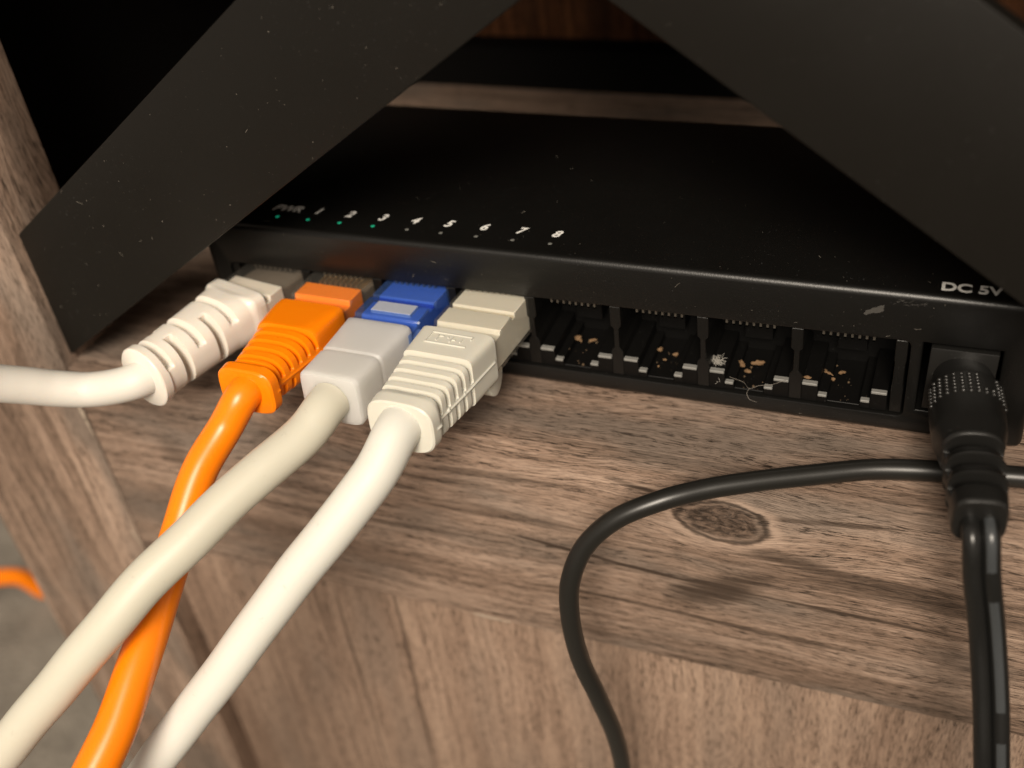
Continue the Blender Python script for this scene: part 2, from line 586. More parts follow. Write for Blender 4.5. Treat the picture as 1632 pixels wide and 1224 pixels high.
def boot(mb, keys, grooves=(), ridges=(), nphi=112, dt=.5, edge=.16):
    """lofted sleeve: keys (t, half width, half height, squareness, ds, dh); grooves (t0, t1, depth, f(phi))"""
    ts = {round(k[0], 4) for k in keys}
    t0, t1 = keys[0][0], keys[-1][0]
    k = t0
    while k < t1:
        ts.add(round(k, 4))
        k += dt
    for g in list(grooves) + list(ridges):
        for e in (g[0], g[0] + edge * .5, g[0] + edge, g[1] - edge, g[1] - edge * .5, g[1]):
            ts.add(round(e, 4))
    ts = sorted(t for t in ts if t0 <= t <= t1)
    rings = []
    for t in ts:
        hw, hh, n, ds, dh = lerp_keys(keys, t)
        ring = []
        for j in range(nphi):
            ph = 2 * math.pi * j / nphi
            c, s = math.cos(ph), math.sin(ph)
            # spread the samples by the outline's aspect
            c2, s2 = c * hw, s * hh
            l = math.hypot(c2, s2)
            c2, s2 = c2 / l, s2 / l
            rho = ((abs(c2) / hw) ** n + (abs(s2) / hh) ** n) ** (-1 / n)
            d = 0
            for (a, b, dep, fn) in grooves:
                if a - .01 <= t <= b + .01:
                    d = max(d, dep * fn(ph) * sst(t, a, a + edge) * sst(t, b, b - edge))
            for (a, b, dep, fn) in ridges:
                if a - .01 <= t <= b + .01:
                    d -= dep * fn(ph) * sst(t, a, a + edge * 2) * sst(t, b, b - edge * 2)
            rho -= d
            ring.append((c2 * rho + ds, s2 * rho + dh, t))
        rings.append(ring)
    mb.rings(rings)


def deg(ph):
    a = math.degrees(ph) % 360
    return a - 360 if a > 180 else a


def arc_mask(a, b, soft=9):
    def f(ph):
        d = math.degrees(ph) % 360
        best = 0
        for k in (-360, 0, 360):
            x = d + k
            best = max(best, sst(x, a, a + soft) * sst(x, b, b - soft))
        return best
    return f


def not_sides(w, soft=6):
    """everywhere but round the side seams at 0 and 180 degrees"""
    def f(ph):
        d = abs(deg(ph))
        d = min(d, 180 - d)
        return sst(d, w, w + soft)
    return f


def plug_profile(inset=0.0, t_start=-8.0, t_end=13.5, low=2.5, notch=(4.3, 4.8), step=9.6):
    """side outline (t, h) of an eight-pin plug with the stepped top"""
    i = inset
    p = [(t_start + i, -3.2 + i), (t_end, -3.2 + i), (t_end, low - i), (step + .25 - i, low - i), (step - i, 3.25 - i)]
    if notch:
        p += [(notch[1] + .15 + i, 3.3 - i), (notch[1] + i, 2.45 - i), (notch[0] - i, 2.45 - i), (notch[0] - .2 - i, 3.3 - i)]
    return p + [(t_start + i, 3.3 - i)]


def plug_body(mb, hw, prof):
    n = len(prof)
    mb.add([(-hw, h, t) for t, h in prof] + [(hw, h, t) for t, h in prof],
           [tuple(range(n)), tuple(range(n, 2 * n))[::-1]] + [(i, (i + 1) % n, n + (i + 1) % n, n + i) for i in range(n)])


# ------------------------------------------------------------------ setting: floor
fl = MB()
fl.box(-900, 900, -900, 900, -190, -172)
tag(fl.build('floor', M_CARPET, None, 0, smooth=0), kind='structure')

# ------------------------------------------------------------------ console
con = empty('console', CON_ORG, 'wood grain console with crossed black brace bars around the black switch', 'console')
PX0, PX1 = -128.7, -89.07
RX0, RX1 = 118.2, 157.8


def part(name, mat, boxes, bevel=.35, seg=2, label=None):
    mb = MB()
    for b in boxes:
        mb.box(*b)
    return mb.build(name, mat, con, bevel, seg, label=label)


part('post', M_POST, [(PX0, PX1, -15.6, -.6, -172, 112)], .45)
part('post', M_POST, [(RX0, RX1, -15.6, -.6, -172, 112)], .45)
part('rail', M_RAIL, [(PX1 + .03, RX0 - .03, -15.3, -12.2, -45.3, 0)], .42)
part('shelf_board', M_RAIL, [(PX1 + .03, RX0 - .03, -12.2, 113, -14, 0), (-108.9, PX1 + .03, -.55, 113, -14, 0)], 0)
part('front_panel', M_PANEL, [(PX1 + .03, RX0 - .03, -10.2, -2, -170, -44.8)], .2)
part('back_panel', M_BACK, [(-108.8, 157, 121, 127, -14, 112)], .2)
part('back_shade_strip', M_VOID, [(-108.8, 157, 113, 120.9, -14, 10.6)], .4)  # added black strip stands in for the shadow behind the shelf
part('shade_side_panel', M_VOID, [(-112.5, -109, -.5, 127, -170, 112)], .2)  # added black board stands in for the darkness beyond the post
part('shade_side_panel', M_VOID, [(157.9, 161, -.5, 127, -170, 112)], .2)  # unseen mirror of the added black board
part('shading_top_board', M_RAIL, [(-140, 170, -21, 130, 112.1, 130)], .6)  # unseen top, set low to keep lamp light off the interior


def brace(poly, y0, y1):
    mb = MB()
    mb.prism(poly, y0, y1, 'xz')
    return mb.build('brace_bar', M_BAR, con, .3, 2)


lo = lambda x: 1.3 + .702 * (x + 89.5)
up = lambda x: 37.3 + .7335 * (x + 75.8)
M_CHIP = wood('bare_chip', 'X', (.30, .24, .18), (.45, .37, .29), (.60, .50, .40), (.42, .36, .29), seed=11)


def chip(pts, a, b, plane):
    mb = MB()
    mb.prism(pts, a, b, plane)
    mb.build('chip', M_CHIP, con, .03, 1, label='pale chipped edge')


chip([(-13.4, -45.0), (-11.6, -45.35), (-8.4, -45.38), (-5.8, -45.3), (-8.6, -44.95), (-11.8, -44.7)], -15.36, -15.1, 'xz')
chip([(-90.0, -8.4), (-89.3, -8.9), (-89.2, -16.4), (-89.6, -14.0), (-90.1, -10.5)], -15.66, -15.4, 'xz')
chip([(-90.6, -42.0), (-90.0, -42.6), (-89.2, -46.3), (-89.5, -46.4), (-90.4, -44.0)], -15.66, -15.4, 'xz')
TOP = 111.9
inv = lambda f, z: (lambda a, b: a + (z - f(a)) / (f(a + 1) - f(a)))(0.0, 0)
lo2 = lambda x: 70.5 - .7255 * (x - 19.4)
up2 = lambda x: 71.3 - .712 * (x - 59.9)
brace([(-88.95, 27.6), (-88.85, lo(-88.85)), (-88.3, lo(-88.3)), (inv(lo, TOP), TOP), (inv(up, TOP), TOP)], -13.3, -9.4)
brace([(118.0, up2(118)), (118.0, .05), (inv(lo2, .05), .05), (inv(lo2, TOP), TOP), (inv(up2, TOP), TOP)], -13.0, -9.7)

# ------------------------------------------------------------------ network switch
HT = 25.5
XL, XR = -61.4, 73.8
sw = empty('network_switch', (6, 24, 0), 'black eight port network switch lying on the wooden shelf', 'network switch')


def build_case():
    body = MB()
    body.box(XL, XR, 0, 49, .5, HT)
    bo = body.build('case', M_CASE, sw, 1.1, 4)
    cut = MB()
    rr = []
    for cx, cz, a0 in ((56.1, 4.7, -90), (56.1, 16.5, 0), (-56.3, 16.5, 90), (-56.3, 4.7, 180)):
        for k in range(5):
            a = R(a0 + k * 22.5)
            rr.append((cx + 1.0 * math.cos(a), cz + 1.0 * math.sin(a)))
    cut.prism(rr, -2, 20, 'xz')
    cut.box(58.7, 69.3, -2, 20, 5.3, 17.6)
    # slots of the vents are out of sight; only the two openings are cut
    co = cut.build('cutter', M_PORT, sw, 0)
    md = bo.modifiers.new('b', 'BOOLEAN')
    md.operation = 'DIFFERENCE'
    md.object = co
    md.solver = 'EXACT'
    bv = bo.modifiers.new('v', 'BEVEL')
    bv.width = .22 * S
    bv.segments = 2
    bv.limit_method = 'ANGLE'
    bv.angle_limit = R(50)
    bpy.context.view_layer.update()
    dg = bpy.context.evaluated_depsgraph_get()
    me = bpy.data.meshes.new_from_object(bo.evaluated_get(dg))
    bo.modifiers.clear()
    bo.data = me
    me.materials.clear()
    finish(me, M_CASE, 40)
    bpy.data.objects.remove(co)
    return bo


case = build_case()
for fx, fy in ((-52, 6), (64, 6), (-52, 43), (64, 43)):
    foot = MB()
    foot.rings([[(fx + r * math.cos(a * math.pi / 8), fy + r * math.sin(a * math.pi / 8), z) for a in range(16)] for z, r in ((0.02, 3.0), (.7, 3.2))])
    foot.build('foot', M_RUBBER, sw, 0)

PITCH = 14.05
PORT0 = -56.75


def divx(k):
    return PORT0 + k * 14.12 if k < 8 else 56.1


DX = [-56.7, -42.4, -28.5, -14.9, -1.1, 13.1, 27.0, 41.2, 55.9]
for k, x in enumerate(DX):
    mb = MB()
    wt, wn, wb = 1.75, .8, 1.9
    if k in (0, 8):
        wt, wn, wb = 1.7, 1.5, 1.7
    mb.prism([(x - wb / 2, 4.0), (x + wb / 2, 4.0), (x + wb / 2, 8.6), (x + wn / 2, 9.4), (x + wn / 2, 13.0), (x + wt / 2, 13.5), (x + wt / 2, 17.15), (x - wt / 2, 17.15),
              (x - wt / 2, 13.5), (x - wn / 2, 13.0), (x - wn / 2, 9.4), (x - wb / 2, 8.6)], .45, 13, 'xz')
    mb.build('divider', M_CASE, sw, .1, 1)

ledge_mesh = {}
for k in range(8):
    a, b = DX[k], DX[k + 1]
    if k == 0:
        a += .3
    if k == 7:
        b -= .3
    c = (a + b) / 2
    mb = MB()
    y0, y1 = .45, 13
    o0, i0 = a + .95, a + 3.35
    o1, i1 = b - .95, b - 3.35
    s0, s1 = i0 + 1.45, i1 - 1.45
    # stepped floor with the latch slot, back wall and roof
    mb.box(o0, i0, y0, y1, 4.0, 7.25)
    mb.box(i0, s0, y0, y1, 4.0, 5.4)
    mb.box(i1, o1, y0, y1, 4.0, 7.25)
    mb.box(s1, i1, y0, y1, 4.0, 5.4)
    mb.box(s0, s1, y0 + .3, y1, 3.95, 4.25)
    mb.box(a + .5, b - .5, 11.6, y1 + .4, 4.0, 17.2)
    mb.box(a + .5, b - .5, 2.2, y1, 16.9, 17.3)
    mb.box(c - 2.2, c + 2.2, 8.4, 11.5, 8.6, 12.6)
    pt = mb.build('port', M_PORT, sw, .08, 1)
    for (x0, x1, z) in ((o0, i0, 7.25), (i0, s0, 5.4), (s1, i1, 5.4), (i1, o1, 7.25)):
        l = MB()
        jit = random.uniform(-.06, .06)
        l.box(x0 + .07, x1 - .07, .33, 1.25 + jit, z - .35, z + .10)
        l.build('ledge', M_LIT_LEDGE, pt, .09, 1)
    pn = MB()
    for q in range(8):
        px = c + (q - 3.5) * 1.02
        pn.box(px - .17, px + .17, 1.2, 6.5, 15.9, 16.15)
        pn.box(px - .17, px + .17, 1.2, 1.55, 15.9, 17.2)
        pn.ball((px, 1.05, 16.9), .12, 6, 4)
    po = pn.build('contact_pins', M_PIN, pt, 0)
    po['kind'] = 'stuff'

# barrel socket
mb = MB()
mb.prism([(59.5, 5.6), (68.6, 5.6), (68.9, 16.7), (59.8, 16.7)], .25, 14, 'xz')
mb.build('power_socket', M_RUBBER, sw, .25, 2)


def lettering(txt, x, y, size, shear=.25, thick=.02, align='CENTER'):
    cu = bpy.data.curves.new('lettering', 'FONT')
    cu.body = txt
    cu.size = size * S
    cu.shear = shear
    cu.offset = thick * S
    cu.extrude = .015 * S
    cu.align_x = align
    cu.align_y = 'CENTER'
    o = bpy.data.objects.new('lettering', cu)
    COL.objects.link(o)
    bpy.context.view_layer.update()
    dg = bpy.context.evaluated_depsgraph_get()
    me = bpy.data.meshes.new_from_object(o.evaluated_get(dg))
    bpy.data.objects.remove(o)
    me.materials.clear()
    me.materials.append(M_PRINT)
    n = bpy.data.objects.new('lettering', me)
    COL.objects.link(n)
    n.parent = sw
    n.location = Vector((x, y, HT + .02)) * S - sw.location
    n['label'] = 'white lettering ' + txt
    return n


for txt, x in zip(('PWR', '1', '2', '3', '4', '5', '6', '7', '8'), (-47.0, -41.0, -34.8, -28.6, -22.6, -16.5, -10.2, -3.9, 2.2)):
    lettering(txt, x, 6.5, 2.6, .32, .055)
lettering('DC 5V', 63.9, 2.65, 2.8, 0, .085)
for k, x in enumerate((-47.4, -41.4, -35.3, -29.0, -22.7, -16.6, -10.4, -4.1, 2.2)):
    mb = MB()
    mb.ball((x, 3.65, HT - .12), .42, 12, 6, (1, 1, .55))
    o = mb.build('status_light', M_LED_ON if k < 4 else M_LED_OFF, sw, 0)
    o['label'] = 'lit green status light' if k < 4 else 'unlit status light'


def blob_patch(mb, cx, cz, rx, rz, y, n=18, seed=0, ang=0):
    """thin ragged flake on the front face"""
    pts = []
    for j in range(n):
        a = 2 * math.pi * j / n
        k = .8 + .3 * noise.noise(Vector((math.cos(a) * 1.6 + seed, math.sin(a) * 1.6, seed))) + .25 * noise.noise(Vector((math.cos(a) * 5 + seed, math.sin(a) * 5, seed)))
        px, pz = rx * k * math.cos(a), rz * k * math.sin(a)
        pts.append((cx + px * math.cos(ang) - pz * math.sin(ang), cz + px * math.sin(ang) + pz * math.cos(ang)))
    mb.prism(pts, y - .07, y + .05, 'xz')


mb = MB()
blob_patch(mb, 52.0, 22.35, 1.5, .62, 0, 40, 3.3, .45)
blob_patch(mb, 50.8, 21.75, .8, .4, -.015, 30, 7.1, .8)
mb.build('scuff', M_SCUFF, sw, .02, 1)
mb = MB()
for k in range(16):
    a = random.uniform(-.3, .7)
    cx, cz = 55.2 + random.uniform(-1.4, 3.2), 24.05 + random.uniform(-.5, .28)
    L = random.uniform(.3, 1.1)
    mb.prism([(cx - L * math.cos(a) / 2, cz - L * math.sin(a) / 2), (cx + L * math.cos(a) / 2, cz + L * math.sin(a) / 2), (cx, cz + .06)], -.05, .03, 'xz')
o = mb.build('scratches', M_SCUFF, sw, 0)
o['kind'] = 'stuff'

# ------------------------------------------------------------------ network cables


def embossed(mb):
    h = 4.28
    def bar(s0, s1, t0, t1):
        mb.add([(s0, h - .1, t0), (s1, h - .1, t0), (s1, h - .1, t1), (s0, h - .1, t1), (s0, h + .09, t0), (s1, h + .09, t0), (s1, h + .09, t1), (s0, h + .09, t1)],
               [(0, 1, 2, 3), (7, 6, 5, 4), (0, 4, 5, 1), (1, 5, 6, 2), (2, 6, 7, 3), (3, 7, 4, 0)])
    bar(-3.4, 3.4, 14.3, 14.48)
    bar(-3.4, 3.4, 17.1, 17.28)
    bar(-3.5, -3.32, 14.3, 17.28)
    bar(3.32, 3.5, 14.3, 15.2)
    for s0, t0, t1 in ((-2.0, 15.1, 16.5), (-.4, 15.2, 15.5), (.3, 15.0, 16.5), (1.9, 15.4, 16.2)):
        bar(s0, s0 + .22, t0, t1)
    bar(-2.0, -1.1, 15.1, 15.3)
    bar(.3, 1.1, 15.7, 15.9)


def make_ivory():
    F = frame(-7.25, 13.55, -2.6, 4.6)
    t = empty('network_cable', (-8, -20, 0), 'ivory network cable with square ribbed boot, in the port beside the empty ones', 'network cable', 'network cables plugged into the switch')
    mb = MB(F)
    plug_body(mb, 5.85, plug_profile(0, -8, 13.2, 2.5))
    pl = mb.build('plug', M_CLEAR, t, .14, 2)
    mb = MB(F)
    plug_body(mb, 5.45, plug_profile(.22, -1.6, 13.1, 2.45))
    mb.build('plug_insert', M_IVORY, pl, .08, 1)
    mb = MB(F)
    keys = [(12.7, 5.95, 4.0, 8, 0, 0), (12.95, 6.25, 4.25, 9, 0, 0), (20.0, 5.75, 4.25, 9, 0, -.1), (20.9, 5.65, 4.05, 7, 0, -.2), (29.3, 4.75, 3.75, 7, 0, -.35),
            (29.35, 4.9, 3.9, 5, 0, -.4), (30.4, 5.45, 4.3, 3.4, 0, -.5), (32.3, 5.35, 4.2, 3.3, 0, -.55), (32.55, 5.1, 4.0, 3.3, 0, -.55)]
    ns = not_sides(7, 3)
    gr = [(a, a + 1.05, 2.1, ns) for a in (20.0, 22.1, 24.2, 26.3, 28.4)]
    seam = lambda ph: max(0, 1 - min(abs(deg(ph)), 180 - abs(deg(ph))) / 3.2)
    boot(mb, keys, gr, [(13.2, 31.5, .22, seam)], 128)
    embossed(mb)
    for tt in (22.6, 27.0):
        mb.ball((5.55 - (tt - 20) * .09, -.25, tt), .42, 8, 6)
    bt = mb.build('boot', M_IVORY, t, 0, smooth=32)
    # rounded release tab under the boot
    mb = MB(F)
    rr = [(11.2 + 2.6 * math.cos(R(a)), -4.0 + 3.9 * math.sin(R(a))) for a in range(180, 361, 15)]
    n = len(rr)
    mb.add([(1.2, h, tt) for tt, h in rr] + [(4.9, h, tt) for tt, h in rr], [tuple(range(n)), tuple(range(n, 2 * n))[::-1]] + [(i, (i + 1) % n, n + (i + 1) % n, n + i) for i in range(n)])
    mb.build('release_tab', M_IVORY, t, .25, 2)
    e0, e1 = F @ Vector((0, -.4, 28)), F @ Vector((0, -.45, 33.4))
    r = 3.3
    pts = [(*e0, r), (*e1, r), (-10.5, -38.8, 11.8, 3.28), (-15.8, -45.5, 5.4, 3.25), (-22.2, -51.7, -2.4, 3.2), (-30.0, -58.7, -12.7, 3.15), (-38.7, -65.5, -23.9, 3.08), (-43.5, -69.0, -30.3, 3.02), (-52.8, -75.9, -42.9, 3.0), (-66, -86, -64, 3.0), (-82, -95, -100, 3.0), (-92, -100, -150, 3.0)]
    tube('jacket', pts, M_IVORY_CABLE, t, 32, .8, .008, 1, wave=.04)


def make_frosted():
    F = frame(-21.2, 13.45, -1.3, 5.2)
    t = empty('network_cable', (-22, -20, 0), 'cream network cable with clear blue plug and frosted sleeve', 'network cable', 'network cables plugged into the switch')
    mb = MB(F)
    plug_body(mb, 5.85, plug_profile(0, -8, 14.0, 2.7, (4.3, 4.8), 10.2))
    pl = mb.build('plug', M_BLUE, t, .14, 2)
    mb = MB(F)
    plug_body(mb, 5.0, plug_profile(.55, -4, 13.6, 2.5, (4.3, 4.8), 10.2))
    mb.build('plug_insert', M_BLUECORE, pl, .08, 1)
    mb = MB(F)
    M0 = mb.M
    mb.add([(-3.7, 2.5, 5.9), (3.5, 2.5, 5.9), (3.5, 2.5, 8.9), (-3.7, 2.5, 8.9), (-3.7, 3.31, 5.9), (3.5, 3.31, 5.9), (3.5, 3.31, 8.9), (-3.7, 3.31, 8.9)],
           [(0, 1, 2, 3), (7, 6, 5, 4), (0, 4, 5, 1), (1, 5, 6, 2), (2, 6, 7, 3), (3, 7, 4, 0)])
    mb.add([(5.0, -.8, 9.6), (5.88, -.8, 9.6), (5.88, -.8, 12.2), (5.0, -.8, 12.2), (5.0, 1.4, 9.6), (5.88, 1.4, 9.6), (5.88, 1.4, 12.2), (5.0, 1.4, 12.2)],
           [(0, 1, 2, 3), (7, 6, 5, 4), (0, 4, 5, 1), (1, 5, 6, 2), (2, 6, 7, 3), (3, 7, 4, 0)])
    mb.build('strain_block', M_PALE, pl, .08, 1)
    mb = MB(F)
    keys = [(12.7, 5.5, 3.7, 9, 0, 0), (12.95, 5.75, 3.95, 10, 0, 0), (21.6, 5.15, 3.85, 9, 0, -.1), (21.9, 4.95, 3.65, 8, 0, -.15), (22.2, 4.95, 3.65, 8, 0, -.15), (22.6, 5.25, 3.95, 8, 0, -.25),
            (28.7, 4.95, 4.15, 9, 0, -.45), (29.1, 4.7, 3.95, 8, 0, -.45)]
    boot(mb, keys, [], [], 112)
    mb.build('sleeve', M_FROST, t, 0, smooth=38)
    e0, e1 = F @ Vector((-.2, -.8, 26)), F @ Vector((-.2, -.8, 30.2))
    r = 3.15
    pts = [(*e0, r), (*e1, r), (-23.2, -34.9, 13.8, 3.15), (-27.1, -42.5, 12.0, 3.15), (-32.6, -53.0, 8.5, 3.15), (-38.5, -62.1, 3.7, 3.15), (-45.1, -69.3, -3.5, 3.15), (-53.5, -75.7, -12.7, 3.1), (-60.5, -80.2, -20.7, 3.1), (-70.7, -86.4, -32.0, 3.1), (-90, -97, -56, 3.1), (-112, -107, -96, 3.1), (-126, -112, -150, 3.1)]
    tube('jacket', pts, M_CREAM_CABLE, t, 32, .8, .012, 3, wave=.06)


def make_orange():
    F = frame(-35.3, 13.5, -1.6, 4.4)
    t = empty('network_cable', (-36, -20, 0), 'bright orange network cable with ribbed orange boot', 'network cable', 'network cables plugged into the switch')
    mb = MB(F)
    plug_body(mb, 5.85, plug_profile(0, -8, 11.5, 2.4, None, 6.6))
    pl = mb.build('plug', M_CLEAR, t, .14, 2)
    mb = MB(F)
    plug_body(mb, 5.3, plug_profile(.25, 2.2, 11.3, 2.35, None, 6.6))
    mb.build('plug_insert', M_ORANGE, pl, .08, 1)
    hold = MB(F)
    plug_body(hold, 4.9, [(-6, -2.2), (2.3, -2.2), (2.3, 1.6), (-6, 1.1)])
    hold.build('wire_holder', M_HOLD, pl, .1, 1)
    pn = MB(F)
    for q in range(8):
        s = (q - 3.5) * 1.02
        pn.add([(s - .16, 1.2, -5), (s + .16, 1.2, -5), (s + .16, 1.2, 1.2), (s - .16, 1.2, 1.2), (s - .16, 2.75, -5), (s + .16, 2.75, -5), (s + .16, 2.75, 1.2), (s - .16, 2.75, 1.2)],
               [(0, 1, 2, 3), (7, 6, 5, 4), (0, 4, 5, 1), (1, 5, 6, 2), (2, 6, 7, 3), (3, 7, 4, 0)])
    o = pn.build('contact_pins', M_GOLDPIN, pl, 0)
    o['kind'] = 'stuff'
    mb = MB(F)
    keys = [(9.6, 5.7, 3.6, 8, 0, 0), (9.8, 6.1, 3.95, 9, 0, 0), (11.4, 6.1, 4.0, 9, 0, 0), (17.2, 5.75, 4.2, 5, 0, -.1), (18.2, 5.6, 4.2, 3.2, 0, -.15), (27.6, 4.2, 3.5, 3.0, 0, -.3),
            (27.7, 4.4, 3.6, 3.6, 0, -.35), (28.2, 5.0, 3.95, 3.8, 0, -.4), (29.8, 4.9, 3.85, 3.8, 0, -.45), (30.1, 4.6, 3.6, 3.6, 0, -.45)]
    ns = not_sides(10, 6)
    gr = [(a, a + .95, 1.55, ns) for a in (17.6, 19.6, 21.6, 23.6, 25.6, 27.0)]
    seam = lambda ph: max(0, 1 - min(abs(deg(ph)), 180 - abs(deg(ph))) / 4)
    boot(mb, keys, gr, [(10.4, 29, .16, seam)], 128, edge=.3)
    mb.build('boot', M_ORANGE, t, 0, smooth=40)
    e0, e1 = F @ Vector((0, -.5, 27)), F @ Vector((0, -.5, 30.8))
    pts = [(*e0, 2.7), (*e1, 2.7), (-38.3, -34.3, 11.5, 2.7), (-40.4, -40.3, 7.4, 2.75), (-41.2, -47.9, 1.3, 2.85), (-41.3, -54.0, -3.3, 2.9), (-40.6, -63.2, -7.9, 3.0), (-40.2, -71.9, -12.6, 3.1), (-40.9, -77.8, -15.8, 3.15), (-42.0, -84.9, -20.2, 3.15), (-45, -95, -34, 3.1), (-50, -104, -66, 3.0), (-54, -108, -150, 3.0)]
    tube('jacket', pts, M_ORANGE, t, 32, .8, .022, 5, wave=.08, wl=24)


def make_white():
    F = frame(-49.0, 13.5, -15, 2.5)
    t = empty('network_cable', (-54, -16, 0), 'white network cable with rounded slotted boot, bending away past the wooden post', 'network cable', 'network cables plugged into the switch')
    F0 = frame(-49.0, 13.5, -9, 2)
    mb = MB(F0)
    plug_body(mb, 5.85, plug_profile(0, -8, 9.5, 2.4, None, 6.9))
    pl = mb.build('plug', M_CLEAR, t, .14, 2)
    mb = MB(F0)
    plug_body(mb, 5.2, plug_profile(.25, 3.3, 9.3, 2.35, None, 6.9))
    mb.build('plug_insert', M_WHITE, pl, .08, 1)
    hold = MB(F0)
    plug_body(hold, 4.9, [(-6, -2.2), (3.7, -2.2), (3.7, 2.2), (-6, 1.6)])
    hold.build('wire_holder', M_HOLD, pl, .1, 1)
    mb = MB(F)
    keys = [(7.4, 5.9, 3.9, 7, 0, 0), (7.6, 6.2, 4.2, 8, 0, 0), (9.6, 6.2, 4.3, 7, 0, 0), (10.6, 5.9, 4.5, 3.5, 0, 0), (14, 5.6, 4.7, 2.6, 0, -.1), (26, 4.9, 4.7, 2.2, 0, -.9),
            (28.0, 4.9, 4.9, 2.1, 0, -1.1), (28.15, 5.2, 5.2, 2.1, 0, -1.1), (29.6, 5.2, 5.3, 2.1, 0, -1.2), (29.9, 4.9, 5.0, 2.1, 0, -1.2)]
    gr = []
    for a, d, m in ((13.2, 1.3, arc_mask(22, 155)), (16.6, 2.5, arc_mask(-50, 72)), (16.6, 2.5, arc_mask(130, 250)), (20.0, 1.5, arc_mask(22, 155)), (23.4, 2.9, arc_mask(-60, 80)), (23.4, 2.9, arc_mask(120, 260)), (26.6, 1.5, arc_mask(20, 160))):
        gr.append((a, a + 1.7, d, m))
    boot(mb, keys, gr, [], 128, edge=.4)
    mb.build('boot', M_WHITE, t, 0, smooth=45)
    e0, e1 = F @ Vector((0, -1.2, 27)), F @ Vector((-.2, -1.2, 30.4))
    r = 2.85
    pts = [(*e0, r), (*e1, r), (-65.5, -31.6, 11.9, 2.85), (-69.6, -34.2, 13.4, 2.95), (-72.3, -36.9, 15.6, 3.0), (-74.5, -39.9, 18.0, 3.0), (-76.9, -43.8, 21.4, 3.0), (-80.8, -47.8, 25.5, 3.0), (-88, -53, 30, 3.0), (-104, -60, 33, 3.0), (-132, -70, 30, 3.0), (-165, -78, 14, 3.0)]
    tube('jacket', pts, M_WHITE_CABLE, t, 32, .6, .01, 7)


make_ivory()
make_frosted()
make_orange()
make_white()

# ------------------------------------------------------------------ power lead with barrel plug
pc = empty('power_cable', (66, -18, 0), 'black twin wire power lead with barrel plug, grey dashes on one wire', 'power cable')
FD = frame(64.6, 11.4, 8, 0)
mb = MB(FD)
keys = [(-0.5, 4.07, 4.07, 2.2, 0, 0), (1.2, 4.27, 4.27, 2.2, 0, 0), (3.2, 4.8, 4.66, 2.3, 0, 0), (7.5, 4.9, 4.75, 2.4, 0, 0), (12, 4.75, 4.61, 2.5, 0, 0), (15.6, 3.96, 4.17, 2.6, 0, 0), (16.2, 3.77, 4.07, 2.6, 0, 0), (18.2, 3.59, 3.83, 2.6, 0, 0), (19.7, 3.82, 4.07, 2.6, 0, 0), (21.6, 3.45, 3.69, 2.8, 0, 0), (23.1, 3.68, 3.93, 2.8, 0, 0), (24.8, 3.31, 3.59, 3.0, 0, 0), (25.2, 3.45, 3.78, 3.2, 0, 0), (27.7, 3.31, 3.69, 3.4, 0, 0), (28.1, 3.04, 3.4, 3.2, 0, 0)]
up_m = arc_mask(14, 166, 8)
dn_m = arc_mask(194, 346, 8)
gr = []
for a, b in ((16.3, 18.1), (19.8, 21.5), (23.2, 24.9)):
    gr.append((a, b, 2.3, up_m))
    gr.append((a, b, 2.3, dn_m))
boot(mb, keys, gr, [(15.3, 16.2, .25, up_m), (18.9, 19.75, .22, up_m), (22.3, 23.15, .2, up_m)], 96, edge=.22)
mb.build('plug', M_RUBBER, pc, 0, smooth=40)
mb = MB(FD)
for q in range(13):
    ph = R(18 + q * 12)
    if q in (3, 4):
        rows = (4, 5)
    else:
        rows = range(6)
    for rj in rows:
        t = 3.9 + rj * .75
        hw, hh, n, _, _ = lerp_keys(keys, t)
        c, s = math.cos(ph), math.sin(ph)
        rho = ((abs(c) / hw) ** n + (abs(s) / hh) ** n) ** (-1 / n)
        mb.ball((c * rho, s * rho, t + random.uniform(-.06, .06)), random.uniform(.3, .4), 8, 5, (1.1, 1, .8))
o = mb.build('grip_studs', M_STUD, pc, 0, smooth=60)
o['kind'] = 'stuff'
wp = [(68.3, -26.5, 11.3), (68.8, -29.4, 10.9), (69.7, -31.2, 5.6), (71.5, -32.6, -3.0), (73.1, -35.4, -10.9), (74.5, -38.8, -19.1), (75.9, -41.8, -28.4), (77, -45, -40), (78, -48, -54), (78, -50, -90), (76, -48, -150)]
tube('wire', [(*p, 1.2) for p in wp], M_WIRE, pc, 20, .5, .012, 11, off=(1.12, 0), uvs=True, up0=(0, 0, 1))
tube('wire', [(*p, 1.2) for p in wp], M_STRIPE, pc, 20, .5, .012, 12, off=(-1.12, 0), uvs=True, up0=(0, 0, 1))['label'] = 'wire with grey printed dashes'

# ------------------------------------------------------------------ loose black cord
r = 1.55
cord = empty('black_cord', (40, -15, 0), 'loose round black cord crossing the shelf and looping over its front edge', 'cord')
pts = [(112, -4.0, 1.6, r), (98, -4.3, 1.6, r), (87.7, -5.4, 1.6, r), (73.4, -7.2, 1.6, r), (61.8, -8.7, 1.6, r), (54.2, -10.3, 1.6, r), (46.7, -13.3, 1.65, r), (38, -17.4, 1.9, r), (32.5, -20.2, 1.9, r), (26.2, -23.8, 1.3, r), (20.3, -26.4, -1.3, r), (15.8, -28.5, -6.3, r), (13.7, -30.2, -12.3, r),
       (13.3, -31.0, -19.9, r), (13.9, -30.4, -30.7, r), (15.9, -29.6, -40.7, r), (17.3, -27.7, -52.4, r), (17.6, -25.7, -66.4, r), (15.8, -24.7, -84.2, r), (13, -26, -104, r), (8, -30, -150, r)]
tube('jacket', pts, M_CORD, cord, 24, .6, .012, 15)

